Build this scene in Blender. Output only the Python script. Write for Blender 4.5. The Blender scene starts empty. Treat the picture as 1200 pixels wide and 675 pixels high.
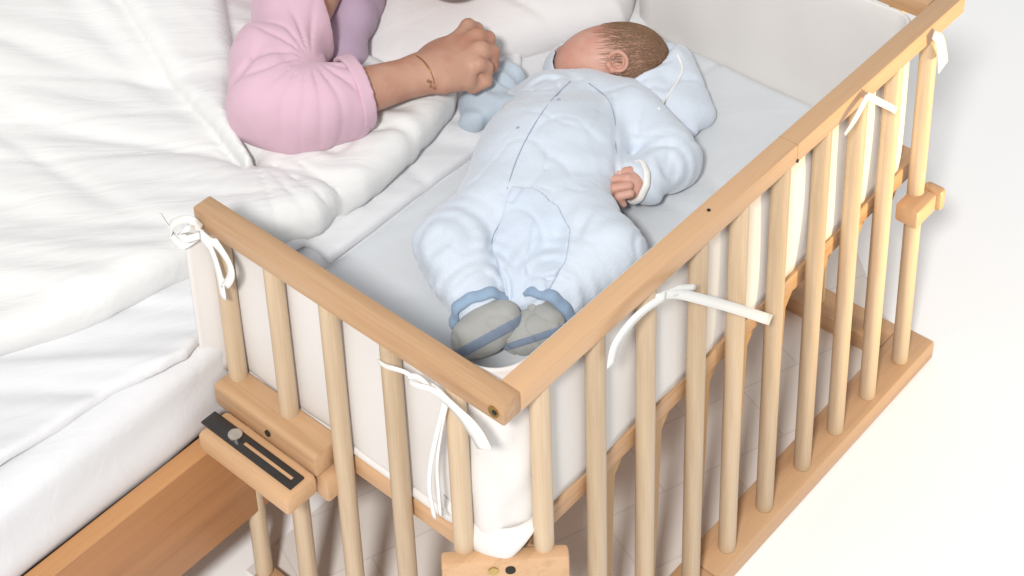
import bpy, bmesh, math, random
import numpy as np
from mathutils import Vector, Matrix
try:
    import openvdb as vdb
except ImportError:
    import pyopenvdb as vdb
random.seed(7); rng = np.random.default_rng(11)
SC = bpy.context.scene; COL = SC.collection

# ------------------------------------------------------------------ camera (solved from the crib's own edges)
CAM = np.array([-.9749, -.8927, 2.0080]); EUL = (1.0741, .0555, -.8158); FPX = 2204.39; PX, PY = 474.95, -233.26
def _rot(rx, ry, rz):
    cx, sx, cy, sy, cz, sz = math.cos(rx), math.sin(rx), math.cos(ry), math.sin(ry), math.cos(rz), math.sin(rz)
    return (np.array([[cz,-sz,0],[sz,cz,0],[0,0,1]]) @ np.array([[cy,0,sy],[0,1,0],[-sy,0,cy]]) @ np.array([[1,0,0],[0,cx,-sx],[0,sx,cx]]))
RM = _rot(*EUL)
def P(x, y, z):                       # where the sight line of a photo pixel meets the height z
    d = RM @ np.array([(x-PX)/FPX, -(y-PY)/FPX, -1.]); t = (z-CAM[2])/d[2]
    return CAM + t*d
RIGHT = np.array([.684, -.727, 0]); RIGHT /= np.linalg.norm(RIGHT)      # towards the right of the photo, level
AWAY = np.array([.727, .684, 0]); AWAY /= np.linalg.norm(AWAY)          # away from the camera, level
UP = np.array([0, 0, 1.])
cam = bpy.data.cameras.new('camera'); camo = bpy.data.objects.new('camera', cam); COL.objects.link(camo)
camo.location = CAM; camo.rotation_euler = EUL
cam.sensor_width = 36; cam.lens = FPX/1200*36; cam.shift_x = (600-PX)/1200; cam.shift_y = (PY-337.5)/1200
cam.clip_start = .05; cam.clip_end = 200; SC.camera = camo

# ------------------------------------------------------------------ materials
def mat_base(name, rough=.6):
    m = bpy.data.materials.new(name); m.use_nodes = True
    nt = m.node_tree; b = nt.nodes['Principled BSDF']; b.inputs['Roughness'].default_value = rough
    return m, nt, b
def N(nt, t, **k):
    n = nt.nodes.new(t)
    for a, v in k.items():
        if a in n.inputs: n.inputs[a].default_value = v
        else: setattr(n, a, v)
    return n
def ramp(nt, stops):
    r = nt.nodes.new('ShaderNodeValToRGB'); e = r.color_ramp.elements
    e[0].position, e[0].color = stops[0][0], (*stops[0][1], 1); e[1].position, e[1].color = stops[-1][0], (*stops[-1][1], 1)
    for p, c in stops[1:-1]:
        n = e.new(p); n.color = (*c, 1)
    return r
def coords(nt, scale=(1,1,1), rot=(0,0,0), src='Object'):
    tc = nt.nodes.new('ShaderNodeTexCoord'); mp = nt.nodes.new('ShaderNodeMapping')
    mp.inputs['Rotation'].default_value = rot; m2 = nt.nodes.new('ShaderNodeMapping'); m2.inputs['Scale'].default_value = scale
    nt.links.new(tc.outputs[src], mp.inputs['Vector']); nt.links.new(mp.outputs['Vector'], m2.inputs['Vector']); return m2.outputs['Vector']
def mulc(c, f): return tuple(x*f for x in c)
def wood(name, col, axis, contrast=.16, rough=.42):
    m, nt, b = mat_base(name, rough)
    s = [55, 55, 55]; s[axis] = 2.2
    v = coords(nt, tuple(s))
    n1 = N(nt, 'ShaderNodeTexNoise', Scale=1.0, Detail=5.0, Roughness=.6, Distortion=.6); nt.links.new(v, n1.inputs['Vector'])
    s2 = [9, 9, 9]; s2[axis] = .9
    v2 = coords(nt, tuple(s2))
    n2 = N(nt, 'ShaderNodeTexNoise', Scale=1.0, Detail=3.0, Distortion=1.2); nt.links.new(v2, n2.inputs['Vector'])
    s3 = [420, 420, 420]; s3[axis] = 14
    v3 = coords(nt, tuple(s3))
    n3 = N(nt, 'ShaderNodeTexNoise', Scale=1.0, Detail=2.0); nt.links.new(v3, n3.inputs['Vector'])
    a1 = N(nt, 'ShaderNodeMath', operation='MULTIPLY_ADD'); a1.inputs[1].default_value = .55; nt.links.new(n1.outputs['Fac'], a1.inputs[0])
    a2 = N(nt, 'ShaderNodeMath', operation='MULTIPLY'); a2.inputs[1].default_value = .3; nt.links.new(n2.outputs['Fac'], a2.inputs[0])
    nt.links.new(a2.outputs[0], a1.inputs[2])
    a3 = N(nt, 'ShaderNodeMath', operation='MULTIPLY_ADD'); a3.inputs[1].default_value = .15; nt.links.new(n3.outputs['Fac'], a3.inputs[0]); nt.links.new(a1.outputs[0], a3.inputs[2])
    d = (1-contrast*1.3, 1-contrast*1.7, 1-contrast*2.1)
    r = ramp(nt, [(.32, tuple(c*k for c, k in zip(col, d))), (.52, col), (.68, mulc(col, 1+contrast*.45))])
    oi = nt.nodes.new('ShaderNodeObjectInfo'); mr = N(nt, 'ShaderNodeMapRange'); mr.inputs['To Min'].default_value = .90; mr.inputs['To Max'].default_value = 1.06; nt.links.new(oi.outputs['Random'], mr.inputs['Value'])
    vm = N(nt, 'ShaderNodeVectorMath', operation='SCALE'); nt.links.new(r.outputs[0], vm.inputs[0]); nt.links.new(mr.outputs[0], vm.inputs['Scale'])
    off = N(nt, 'ShaderNodeMath', operation='MULTIPLY_ADD'); off.inputs[1].default_value = .05; nt.links.new(oi.outputs['Random'], off.inputs[0]); nt.links.new(a3.outputs[0], off.inputs[2])
    nt.links.new(off.outputs[0], r.inputs[0]); nt.links.new(vm.outputs[0], b.inputs['Base Color'])
    bp = N(nt, 'ShaderNodeBump', Strength=.12, Distance=.0006); nt.links.new(n3.outputs['Fac'], bp.inputs['Height']); nt.links.new(bp.outputs[0], b.inputs['Normal'])
    return m
def cloth(name, col, wr=.25, scale=(18,18,18), rot=(0,0,0), dist=.006, weave=.15, sheen=.15, var=.04, weave_scale=900):
    m, nt, b = mat_base(name, .85)
    b.inputs['Sheen Weight'].default_value = sheen; b.inputs['Specular IOR Level'].default_value = .25
    v = coords(nt, scale, rot)
    n = N(nt, 'ShaderNodeTexNoise', Scale=1.0, Detail=4.0, Roughness=.55, Distortion=.8); nt.links.new(v, n.inputs['Vector'])
    w = N(nt, 'ShaderNodeTexNoise', Scale=float(weave_scale), Detail=1.0); nt.links.new(coords(nt), w.inputs['Vector'])
    b1 = N(nt, 'ShaderNodeBump', Strength=wr, Distance=dist); nt.links.new(n.outputs['Fac'], b1.inputs['Height'])
    b2 = N(nt, 'ShaderNodeBump', Strength=weave, Distance=.0006); nt.links.new(w.outputs['Fac'], b2.inputs['Height'])
    nt.links.new(b1.outputs[0], b2.inputs['Normal']); nt.links.new(b2.outputs[0], b.inputs['Normal'])
    nz = N(nt, 'ShaderNodeTexNoise', Scale=14.0, Detail=3.0); nt.links.new(coords(nt), nz.inputs['Vector'])
    r = ramp(nt, [(.3, mulc(col, 1-var)), (.7, mulc(col, 1+var*.5))]); nt.links.new(nz.outputs['Fac'], r.inputs[0])
    nt.links.new(r.outputs[0], b.inputs['Base Color'])
    return m
def plain(name, col, rough=.5, metal=0.):
    m, nt, b = mat_base(name, rough); b.inputs['Metallic'].default_value = metal
    n = N(nt, 'ShaderNodeTexNoise', Scale=60.0, Detail=3.0); nt.links.new(coords(nt), n.inputs['Vector'])
    r = ramp(nt, [(.3, mulc(col, .85)), (.7, mulc(col, 1.1))]); nt.links.new(n.outputs['Fac'], r.inputs[0]); nt.links.new(r.outputs[0], b.inputs['Base Color'])
    return m
def skin(name, col, hair=None, hc=None, hr=.06):
    m, nt, b = mat_base(name, .5)
    b.inputs['Subsurface Weight'].default_value = .12; b.inputs['Subsurface Radius'].default_value = (.01, .004, .002); b.inputs['Subsurface Scale'].default_value = .5
    b.inputs['Specular IOR Level'].default_value = .35
    v = coords(nt)
    n = N(nt, 'ShaderNodeTexNoise', Scale=28.0, Detail=4.0); nt.links.new(v, n.inputs['Vector'])
    r = ramp(nt, [(.3, (col[0]*.90, col[1]*.74, col[2]*.70)), (.55, col), (.75, (col[0]*1.05, col[1]*1.08, col[2]*1.08))])
    nt.links.new(n.outputs['Fac'], r.inputs[0]); out = r.outputs[0]
    f = N(nt, 'ShaderNodeTexVoronoi', Scale=300.0); nt.links.new(v, f.inputs['Vector'])
    bp = N(nt, 'ShaderNodeBump', Strength=.25, Distance=.0007); nt.links.new(f.outputs['Distance'], bp.inputs['Height']); nt.links.new(bp.outputs[0], b.inputs['Normal'])
    if hair is not None:                                  # thin down on the scalp
        d = N(nt, 'ShaderNodeVectorMath', operation='DISTANCE'); nt.links.new(v, d.inputs[0]); d.inputs[1].default_value = tuple(hair)
        n2 = N(nt, 'ShaderNodeTexNoise', Scale=70.0, Detail=4.0); nt.links.new(v, n2.inputs['Vector'])
        a = N(nt, 'ShaderNodeMath', operation='MULTIPLY_ADD'); a.inputs[1].default_value = .03; nt.links.new(n2.outputs['Fac'], a.inputs[0]); nt.links.new(d.outputs['Value'], a.inputs[2])
        mr = N(nt, 'ShaderNodeMapRange'); mr.inputs['From Min'].default_value = hr*.45; mr.inputs['From Max'].default_value = hr*1.45; mr.inputs['To Min'].default_value = .7; mr.inputs['To Max'].default_value = 0
        nt.links.new(a.outputs[0], mr.inputs['Value'])
        mx = nt.nodes.new('ShaderNodeMix'); mx.data_type = 'RGBA'; nt.links.new(mr.outputs[0], mx.inputs['Factor']); nt.links.new(out, mx.inputs[6]); mx.inputs[7].default_value = (*hc, 1)
        out = mx.outputs[2]
    nt.links.new(out, b.inputs['Base Color']); return m
def floor_mat(name, col, planks=False):
    m, nt, b = mat_base(name, .55)
    if planks:
        v = coords(nt, (1,1,1), (0,0,.35))
        br = N(nt, 'ShaderNodeTexBrick', Scale=2.6); br.inputs['Mortar Size'].default_value = .004; br.inputs['Color1'].default_value = (*col, 1); br.inputs['Color2'].default_value = (*mulc(col, .95), 1); br.inputs['Mortar'].default_value = (*mulc(col, .86), 1)
        nt.links.new(v, br.inputs['Vector']); nt.links.new(br.outputs['Color'], b.inputs['Base Color'])
    else:
        n = N(nt, 'ShaderNodeTexNoise', Scale=3.0, Detail=3.0); nt.links.new(coords(nt), n.inputs['Vector'])
        r = ramp(nt, [(.3, mulc(col, .99)), (.7, col)]); nt.links.new(n.outputs['Fac'], r.inputs[0]); nt.links.new(r.outputs[0], b.inputs['Base Color'])
    return m

BEECH = (.53, .325, .178); BEECH_D = (.60, .37, .185)
W = [wood('beech_along_%s' % 'xyz'[i], BEECH, i, .22) for i in range(3)]
WB = wood('beech_bar', (.535, .405, .27), 2, .2)
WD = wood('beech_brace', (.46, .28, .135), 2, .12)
WBED = [wood('bed_wood', (.37, .165, .062), 0, .22), wood('bed_wood_light', (.50, .25, .10), 0, .16)]
M_BUMP = cloth('bumper_cotton', (.68, .65, .625), .12, (14,14,14), dist=.004, var=.02)
M_TIE = cloth('tie_cotton', (.78, .765, .735), .15, (60,60,60), dist=.002)
M_SHEET = cloth('crib_sheet', (.60, .62, .64), .3, (9,16,10), (0,0,.6), dist=.005, var=.015)
M_BED = cloth('bed_sheet', (.675, .675, .69), .30, (9,34,12), (0,0,.45), dist=.006, var=.02, weave=.04)
M_DUV = cloth('duvet_cotton', (.70, .695, .685), .42, (5,30,14), (0,0,.62), dist=.008, var=.02, weave=.04)
M_PIL = cloth('pillow_cotton', (.69, .67, .67), .3, (10,20,12), (0,0,.5), dist=.007, var=.02, weave=.04)
M_PINK = cloth('pink_jersey', (.62, .41, .49), .25, (26,26,26), dist=.004, weave=.2, var=.05)
M_PINK_SHADE = cloth('shaded_pink_jersey', (.42, .31, .41), .25, (30,30,30), dist=.004, weave=.25, var=.05)  # second sleeve of the pink top, its shadow put into the colour
M_SUIT = cloth('pale_blue_terry', (.585, .64, .715), .35, (34,34,34), dist=.004, weave=.7, sheen=.3, var=.04, weave_scale=380)
M_SUITB = cloth('light_blue_terry', (.555, .62, .715), .3, (34,34,34), dist=.004, weave=.7, sheen=.3, var=.04, weave_scale=380)
M_MITT = cloth('shaded_blue_terry', (.44, .51, .58), .3, (26,26,26), dist=.004, weave=.5, sheen=.3, var=.06, weave_scale=700)  # suit terry made deeper blue: the shadow of the woman's hand is in the colour
M_BLUE = cloth('blue_rib', (.27, .37, .50), .4, (80,80,80), dist=.003, weave=.6, var=.15)
M_SOLE = cloth('grey_beige_sole', (.375, .375, .355), .4, (50,50,50), dist=.003, weave=.9, var=.08)
M_STRIPE = cloth('slate_stripe', (.19, .235, .31), .2, (40,40,40), dist=.002, weave=.6, var=.1)
M_SEAM = cloth('seam_thread', (.30, .36, .46), .1, (90,90,90))
M_FLOOR = floor_mat('white_floor', (.97, .97, .97)); M_LAM = floor_mat('laminate', (.80, .755, .71), True)
M_BLACK = plain('black_plastic', (.022, .02, .02), .38); M_DARK = plain('dark_slot', (.02, .014, .01), .8)
M_BRASS = plain('brass', (.50, .36, .14), .32, 1.); M_STEEL = plain('steel', (.62, .62, .6), .3, 1.)
M_CREAM = plain('cream_paint', (.72, .60, .45), .5)
M_GOLD = plain('gold_thread', (.33, .16, .05), .35, .6)

# ------------------------------------------------------------------ object helpers
LOC = {}
def tag(o, label=None, cat=None, group=None, kind=None):
    if label: o['label'] = label
    if cat: o['category'] = cat
    if group: o['group'] = group
    if kind: o['kind'] = kind
    return o
def thing(name, loc, label, cat, group=None):
    o = bpy.data.objects.new(name, None); COL.objects.link(o); o.location = loc; o.empty_display_size = .05
    LOC[o.name] = np.array(loc, float); return tag(o, label, cat, group)
def worldloc(o): return LOC.get(o.name, np.zeros(3)) if o else np.zeros(3)
def link(name, me, m, parent=None, loc=None, smooth=True):
    o = bpy.data.objects.new(name, me); COL.objects.link(o)
    if m is not None and not me.materials: me.materials.append(m)
    if smooth: me.polygons.foreach_set('use_smooth', [True]*len(me.polygons))
    pl = worldloc(parent)
    if parent: o.parent = parent
    if loc is not None: o.location = Vector(np.array(loc)-pl); LOC[o.name] = np.array(loc, float)
    else: o.location = (0, 0, 0); LOC[o.name] = pl
    return o
def mesh(name, verts, faces, m, parent=None, smooth=True):       # verts in world coordinates
    me = bpy.data.meshes.new(name); pl = worldloc(parent)
    me.from_pydata([tuple(np.array(v)-pl) for v in verts], [], [tuple(int(i) for i in f) for f in faces]); me.update()
    return link(name, me, m, parent, None, smooth)
def box_bm(bm, lo, hi, bev=.003, seg=2, rot=None, cen=None):
    r = bmesh.ops.create_cube(bm, size=1.0)['verts']
    lo, hi = np.array(lo, float), np.array(hi, float); c = (lo+hi)/2; s = hi-lo
    for v in r: v.co = Vector((v.co.x*s[0]+c[0], v.co.y*s[1]+c[1], v.co.z*s[2]+c[2]))
    if bev:
        es = list({e for v in r for e in v.link_edges})
        r = bmesh.ops.bevel(bm, geom=es, offset=bev, segments=seg, profile=.5, affect='EDGES')['verts']
    if rot: bmesh.ops.rotate(bm, verts=list(r), cent=Vector(cen), matrix=Matrix.Rotation(rot, 3, 'Z'))
def from_bm(name, bm, m, parent=None, smooth=True):
    bmesh.ops.recalc_face_normals(bm, faces=bm.faces)
    pl = worldloc(parent)
    for v in bm.verts: v.co -= Vector(pl)
    me = bpy.data.meshes.new(name); bm.to_mesh(me); bm.free()
    o = link(name, me, m, parent, None, smooth)
    if smooth:
        try: me.set_sharp_from_angle(angle=math.radians(38))
        except Exception: pass
    return o
def box(name, lo, hi, m, parent=None, bev=.003, rot=None, cen=None):
    bm = bmesh.new(); box_bm(bm, lo, hi, bev, 2, rot, cen); return from_bm(name, bm, m, parent)
def prism(name, poly, z0, z1, m, parent=None, bev=.003):
    bm = bmesh.new(); vs = [bm.verts.new((x, y, z0)) for x, y in poly]; f = bm.faces.new(vs)
    r = bmesh.ops.extrude_face_region(bm, geom=[f]); bmesh.ops.translate(bm, vec=(0, 0, z1-z0), verts=[v for v in r['geom'] if isinstance(v, bmesh.types.BMVert)])
    if bev: bmesh.ops.bevel(bm, geom=list(bm.edges), offset=bev, segments=2, profile=.5, affect='EDGES')
    return from_bm(name, bm, m, parent)
def frames(pts):
    pts = np.array(pts, float); T = np.gradient(pts, axis=0); T /= np.linalg.norm(T, axis=1)[:, None]+1e-12
    n = np.cross(T[0], [0, 0, 1.]);
    if np.linalg.norm(n) < 1e-3: n = np.cross(T[0], [1., 0, 0])
    out = []
    for t in T:
        n = n-t*np.dot(n, t); n /= np.linalg.norm(n)+1e-12; out.append((t, n.copy(), np.cross(t, n)))
    return pts, out
def spline(pts, k=8):
    p = np.array(pts, float); p = np.vstack([2*p[0]-p[1], p, 2*p[-1]-p[-2]]); out = []
    for i in range(1, len(p)-2):
        for j in range(k):
            t = j/k; a, b, c, d = p[i-1], p[i], p[i+1], p[i+2]
            out.append(.5*(2*b+(c-a)*t+(2*a-5*b+4*c-d)*t*t+(3*b-a-3*c+d)*t**3))
    out.append(p[-2]); return np.array(out)
def tube_vf(pts, rad, n=8, off=0):
    pts, F = frames(pts); vs, fs = [], []
    rad = np.broadcast_to(rad, (len(pts),))
    for p, (t, a, b), r in zip(pts, F, rad):
        for k in range(n):
            w = 2*math.pi*k/n; vs.append(p+r*(math.cos(w)*a+math.sin(w)*b))
    for i in range(len(pts)-1):
        for k in range(n): fs.append((off+i*n+k, off+i*n+(k+1) % n, off+(i+1)*n+(k+1) % n, off+(i+1)*n+k))
    fs.append(tuple(off+k for k in range(n))[::-1]); fs.append(tuple(off+(len(pts)-1)*n+k for k in range(n)))
    return vs, fs
def tube(name, pts, rad, m, parent=None, n=8): return mesh(name, *tube_vf(pts, rad, n), m, parent)
def ribbon_vf(pts, width, wdir, th=.0014, off=0, k=6):
    pts = spline(pts, k); n = len(pts)
    W_ = np.interp(np.linspace(0, 1, n), np.linspace(0, 1, len(np.atleast_1d(width))), np.atleast_1d(width))
    D = np.array(wdir, float).reshape(-1, 3)
    D = np.array([np.interp(np.linspace(0, 1, n), np.linspace(0, 1, len(D)), D[:, i]) for i in range(3)]).T
    T = np.gradient(pts, axis=0); vs, fs = [], []
    for p, t, d, w in zip(pts, T, D, W_):
        t = t/(np.linalg.norm(t)+1e-12); d = d-t*np.dot(d, t); d /= np.linalg.norm(d)+1e-12; q = np.cross(t, d)
        for s, u in ((-1,-1),(0,-1.3),(1,-1),(1,1),(0,.7),(-1,1)): vs.append(p+d*w/2*s+q*th/2*u)
    for i in range(n-1):
        for j in range(6): fs.append((off+i*6+j, off+i*6+(j+1) % 6, off+(i+1)*6+(j+1) % 6, off+(i+1)*6+j))
    fs.append(tuple(off+j for j in range(6))[::-1]); fs.append(tuple(off+(n-1)*6+j for j in range(6)))
    return vs, fs
def ribbons(name, items, m, parent):
    V, F = [], []
    for it in items:
        v, f = ribbon_vf(*it, off=len(V)); V += v; F += f
    return mesh(name, V, F, m, parent)

# ------------------------------------------------------------------ soft bodies: signed distance -> one continuous mesh
def vnoise(x, y, seed):
    r = np.random.default_rng(seed).random((64, 64)).astype(np.float32)
    xi = np.floor(x).astype(int); yi = np.floor(y).astype(int); fx = x-xi; fy = y-yi
    fx = fx*fx*(3-2*fx); fy = fy*fy*(3-2*fy)
    g = lambda a, b: r[a % 64, b % 64]
    return (g(xi, yi)*(1-fx)+g(xi+1, yi)*fx)*(1-fy)+(g(xi, yi+1)*(1-fx)+g(xi+1, yi+1)*fx)*fy-.5
def cap(p, a, b, ra, rb=None, flat=1.):
    a, b = np.array(a, np.float32), np.array(b, np.float32); rb = ra if rb is None else rb
    ab = (b-a)*np.array([1, 1, flat], np.float32); L = float(ab@ab)+1e-12
    x, y, z = p[0]-a[0], p[1]-a[1], (p[2]-a[2])*flat
    t = np.clip((x*ab[0]+y*ab[1]+z*ab[2])/L, 0, 1)
    return np.sqrt((x-t*ab[0])**2+(y-t*ab[1])**2+(z-t*ab[2])**2)-(ra+(rb-ra)*t)
def ell(p, c, axes, r):
    q = [p[i]-np.float32(c[i]) for i in range(3)]; k0 = 0; k1 = 0
    for ax, rr in zip(axes, r):
        u = q[0]*ax[0]+q[1]*ax[1]+q[2]*ax[2]; k0 = k0+(u/rr)**2; k1 = k1+(u/rr**2)**2
    k0 = np.sqrt(k0); k1 = np.sqrt(k1)+1e-9
    return k0*(k0-1)/k1
def smin(a, b, k):
    h = np.maximum(k-np.abs(a-b), 0)/k; return np.minimum(a, b)-h*h*k*.25
def poly2d(x, y, poly):
    poly = np.array(poly, float); d = np.full(x.shape, 1e9); ins = np.zeros(x.shape, bool); n = len(poly)
    for i in range(n):
        a, b = poly[i], poly[(i+1) % n]; e = b-a; wx, wy = x-a[0], y-a[1]
        t = np.clip((wx*e[0]+wy*e[1])/(e@e), 0, 1); d = np.minimum(d, (wx-t*e[0])**2+(wy-t*e[1])**2)
        c = ((a[1] > y) != (b[1] > y)); xi = a[0]+(y-a[1])*e[0]/(e[1] if abs(e[1]) > 1e-12 else 1e-12); ins ^= c & (x < xi)
    return np.where(ins, -1, 1)*np.sqrt(d)
def segdist(x, y, a, b):
    a, b = np.array(a[:2]), np.array(b[:2]); e = b-a; t = np.clip(((x-a[0])*e[0]+(y-a[1])*e[1])/(e@e), 0, 1)
    return np.hypot(x-a[0]-t*e[0], y-a[1]-t*e[1]), t
def sdf(name, lo, hi, vox, fn, m, parent=None):
    lo, hi = np.array(lo, float), np.array(hi, float); n = np.ceil((hi-lo)/vox).astype(int)+1
    ax = [np.float32(lo[i])+np.arange(n[i], dtype=np.float32)*np.float32(vox) for i in range(3)]
    p = (ax[0][:, None, None], ax[1][None, :, None], ax[2][None, None, :])
    d = np.array(np.broadcast_to(fn(p), tuple(n)), dtype=np.float32)
    d[0], d[-1] = .05, .05; d[:, 0], d[:, -1] = .05, .05; d[:, :, 0], d[:, :, -1] = .05, .05
    g = vdb.FloatGrid(); g.background = 1.; g.copyFromArray(np.ascontiguousarray(np.clip(d, -.05, .05)/vox))
    v, t, q = g.convertToPolygons(isovalue=0., adaptivity=0.)
    v = v*vox+lo; q = q[:, ::-1]
    a, b, c = v[q[:, 0]], v[q[:, 1]], v[q[:, 2]]
    if np.sum(a*np.cross(b, c)) + np.sum(a*np.cross(c, v[q[:, 3]])) < 0: q = q[:, ::-1]
    v = v-worldloc(parent)
    me = bpy.data.meshes.new(name); nv, nq = len(v), len(q)
    me.vertices.add(nv); me.vertices.foreach_set('co', v.astype(np.float32).ravel())
    me.loops.add(nq*4); me.loops.foreach_set('vertex_index', q.astype(np.int32).ravel())
    me.polygons.add(nq); me.polygons.foreach_set('loop_start', np.arange(0, nq*4, 4, dtype=np.int32))
    me.update(calc_edges=True); me.validate()
    return link(name, me, m, parent)
def slab(p, poly, zc, half, r):                       # rounded cushion of a plan outline
    d2 = poly2d(p[0][:, :, 0], p[1][:, :, 0], poly)[:, :, None] if p[0].ndim == 3 and p[0].shape[1] > 1 else None
    return d2
def slab2(X, Y, p, poly, zc, half, r):
    d2 = poly2d(X, Y, poly).astype(np.float32)[:, :, None]+r
    dz = np.abs(p[2]-zc)-(half-r)
    return np.minimum(np.maximum(d2, dz), 0)+np.sqrt(np.maximum(d2, 0)**2+np.maximum(dz, 0)**2)-r
def grid2(p): return np.meshgrid(p[0][:, 0, 0], p[1][0, :, 0], indexing='ij')

# ------------------------------------------------------------------ setting
fl = mesh('floor', [(-30,-30,0),(30,-30,0),(30,30,0),(-30,30,0)], [(0,1,2,3)], M_FLOOR, None, False); tag(fl, kind='structure')
lam = mesh('laminate_floor', [(.012,.006,.004),(.885,.006,.004),(.93,.095,.004),(1.12,.30,.004),(1.12,.47,.004),(.012,.47,.004)], [(0,1,2,3,4,5)], M_LAM, None, False); tag(lam, kind='structure')

# ------------------------------------------------------------------ the crib
L, WD_, RW, RH, TOP = .90, .459, .0262, .0272, .6198
ZB = TOP-RH; BASE = .031; BR = .0112
crib = thing('bedside_crib', (.45, .23, 0), 'beech wood bedside crib with round bars, open side against the bed', 'crib')
box('top_rail', (0, 0, ZB), (RW, WD_, TOP), W[1], crib, .0028)
tr = box('top_rail', (RW+.0006, 0, ZB), (L, RW, TOP-.0002), W[0], crib, .0026)
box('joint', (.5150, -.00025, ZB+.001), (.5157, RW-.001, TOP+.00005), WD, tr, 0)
box('top_rail', (.853, RW+.0006, ZB), (.879, WD_, TOP-.0006), W[1], crib, .0026)
def dowel(z0, z1, r=BR, taper=True):
    prof = [(z0, r*.96), (z0+.003, r), (z1-.003, r), (z1, r*.96)]
    vs, fs, n = [], [], 20
    for z, q in prof:
        for k in range(n): vs.append((q*math.cos(2*math.pi*k/n), q*math.sin(2*math.pi*k/n), z))
    for i in range(3):
        for k in range(n): fs.append((i*n+k, i*n+(k+1) % n, (i+1)*n+(k+1) % n, (i+1)*n+k))
    fs.append(tuple(range(n))[::-1]); fs.append(tuple(3*n+k for k in range(n)))
    me = bpy.data.meshes.new('bar'); me.from_pydata(vs, [], fs); me.update(); return me
bar_me = dowel(BASE, ZB)
LX = [.069, .159, .247, .342, .420, .503, .591, .671, .752, .838]; SY = [.077, .168, .2585, .345, .4325]
for x in LX: link('bar', bar_me, WB, crib, (x, .0131, 0))
for y in SY: link('bar', bar_me, WB, crib, (.0131, y, 0))
for y in (.075, .165, .255, .345, .435): link('bar', bar_me, WB, crib, (.866, y, 0))
# base frame
box('base_rail', (-.006, -.006, 0), (.375, .044, BASE), W[0], crib, .003)
box('base_rail', (.3757, -.006, .0008), (.900, .046, BASE+.001), W[0], crib, .003)
box('base_rail', (.0, .0445, 0), (.027, .440, BASE-.001), W[1], crib, .003)
box('base_rail', (.845, .0465, 0), (.897, .47, BASE-.001), W[1], crib, .003)
# mattress platform: two rails that cross at the corner plus the board they carry
box('platform_rail', (.064, .0262, .3465), (.868, .058, .374), W[0], crib, .002)
box('platform_rail', (.0262, .064, .322), (.058, .452, .3485), W[1], crib, .002)
box('platform_rail', (.822, .059, .352), (.852, .452, .374), W[1], crib, .002)
box('platform_board', (.060, .060, .353), (.820, .452, .366), W[0], crib, .002)
# thin tapered braces behind the bars, hung from the long platform rail
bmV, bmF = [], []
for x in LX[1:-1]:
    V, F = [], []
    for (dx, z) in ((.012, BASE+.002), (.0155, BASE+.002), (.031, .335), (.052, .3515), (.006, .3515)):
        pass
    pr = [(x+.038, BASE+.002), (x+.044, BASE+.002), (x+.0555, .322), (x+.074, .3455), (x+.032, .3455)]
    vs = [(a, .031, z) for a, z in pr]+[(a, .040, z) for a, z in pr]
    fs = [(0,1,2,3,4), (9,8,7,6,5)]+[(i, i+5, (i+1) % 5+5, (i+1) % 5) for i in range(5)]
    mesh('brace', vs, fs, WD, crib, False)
# diagonal clamp block round the near corner
cen = (.0335, .0375, .334)
blk = box('corner_block', (cen[0]-.068, cen[1]-.009, .304), (cen[0]+.068, cen[1]+.009, .354), W[0], crib, .004, -math.pi/4, cen)
def local_box(name, cen, lo, hi, ang, m, parent, bev=.001):
    return box(name, tuple(np.array(cen)+lo), tuple(np.array(cen)+hi), m, parent, bev, ang, cen)
for s in (-1, 1):
    bm = bmesh.new(); bmesh.ops.create_cone(bm, cap_ends=True, segments=16, radius1=.0055, radius2=.0055, depth=.004)
    bmesh.ops.rotate(bm, verts=bm.verts, cent=(0,0,0), matrix=Matrix.Rotation(math.pi/2, 3, 'X')); bmesh.ops.rotate(bm, verts=bm.verts, cent=(0,0,0), matrix=Matrix.Rotation(-math.pi/4, 3, 'Z'))
    d = np.array([1, -1, 0])/math.sqrt(2); nrm = np.array([-1, -1, 0])/math.sqrt(2)
    c = np.array(cen)+d*.009*s-d*.004+nrm*.0085+np.array([0, 0, .006]); bmesh.ops.translate(bm, vec=Vector(c), verts=bm.verts)
    from_bm('bolt', bm, M_BRASS if s < 0 else M_DARK, blk)
# curved gussets that run from the corner block to the platform rails
prism('gusset', [(.062, .002), (.078, .006), (.104, .030), (.104, .048), (.066, .048)], .322, .3455, W[0], crib, .003)
prism('gusset', [(.002, .062), (.008, .080), (.0258, .104), (.0258, .066)], .300, .3215, W[0], crib, .003)
# far corner clamp block
fb = box('corner_block', (.800, -.012, .306), (.851, .021, .334), W[0], crib, .004)
box('block_cap', (.8520, -.017, .303), (.868, .012, .337), W[0], crib, .006)
# screw details of the top rail
def disc(name, c, axis, r, m, parent, depth=.003):
    bm = bmesh.new(); bmesh.ops.create_cone(bm, cap_ends=True, segments=18, radius1=r, radius2=r, depth=depth)
    q = Vector((0,0,1)).rotation_difference(Vector(axis)).to_matrix(); bmesh.ops.rotate(bm, verts=bm.verts, cent=(0,0,0), matrix=q)
    bmesh.ops.translate(bm, vec=Vector(c), verts=bm.verts); return from_bm(name, bm, m, parent)
disc('screw', (-.0002, .0125, .6065), (-1, 0, 0), .0066, M_BRASS, crib); disc('screw', (-.0004, .0105, .6075), (-1, 0, 0), .003, M_DARK, crib, .0036)
disc('screw', (.360, .0135, .6195), (0, 0, 1), .0022, M_DARK, crib, .002); disc('screw', (.515, -.0002, .597), (0, -1, 0), .0022, M_DARK, crib, .002)
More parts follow.
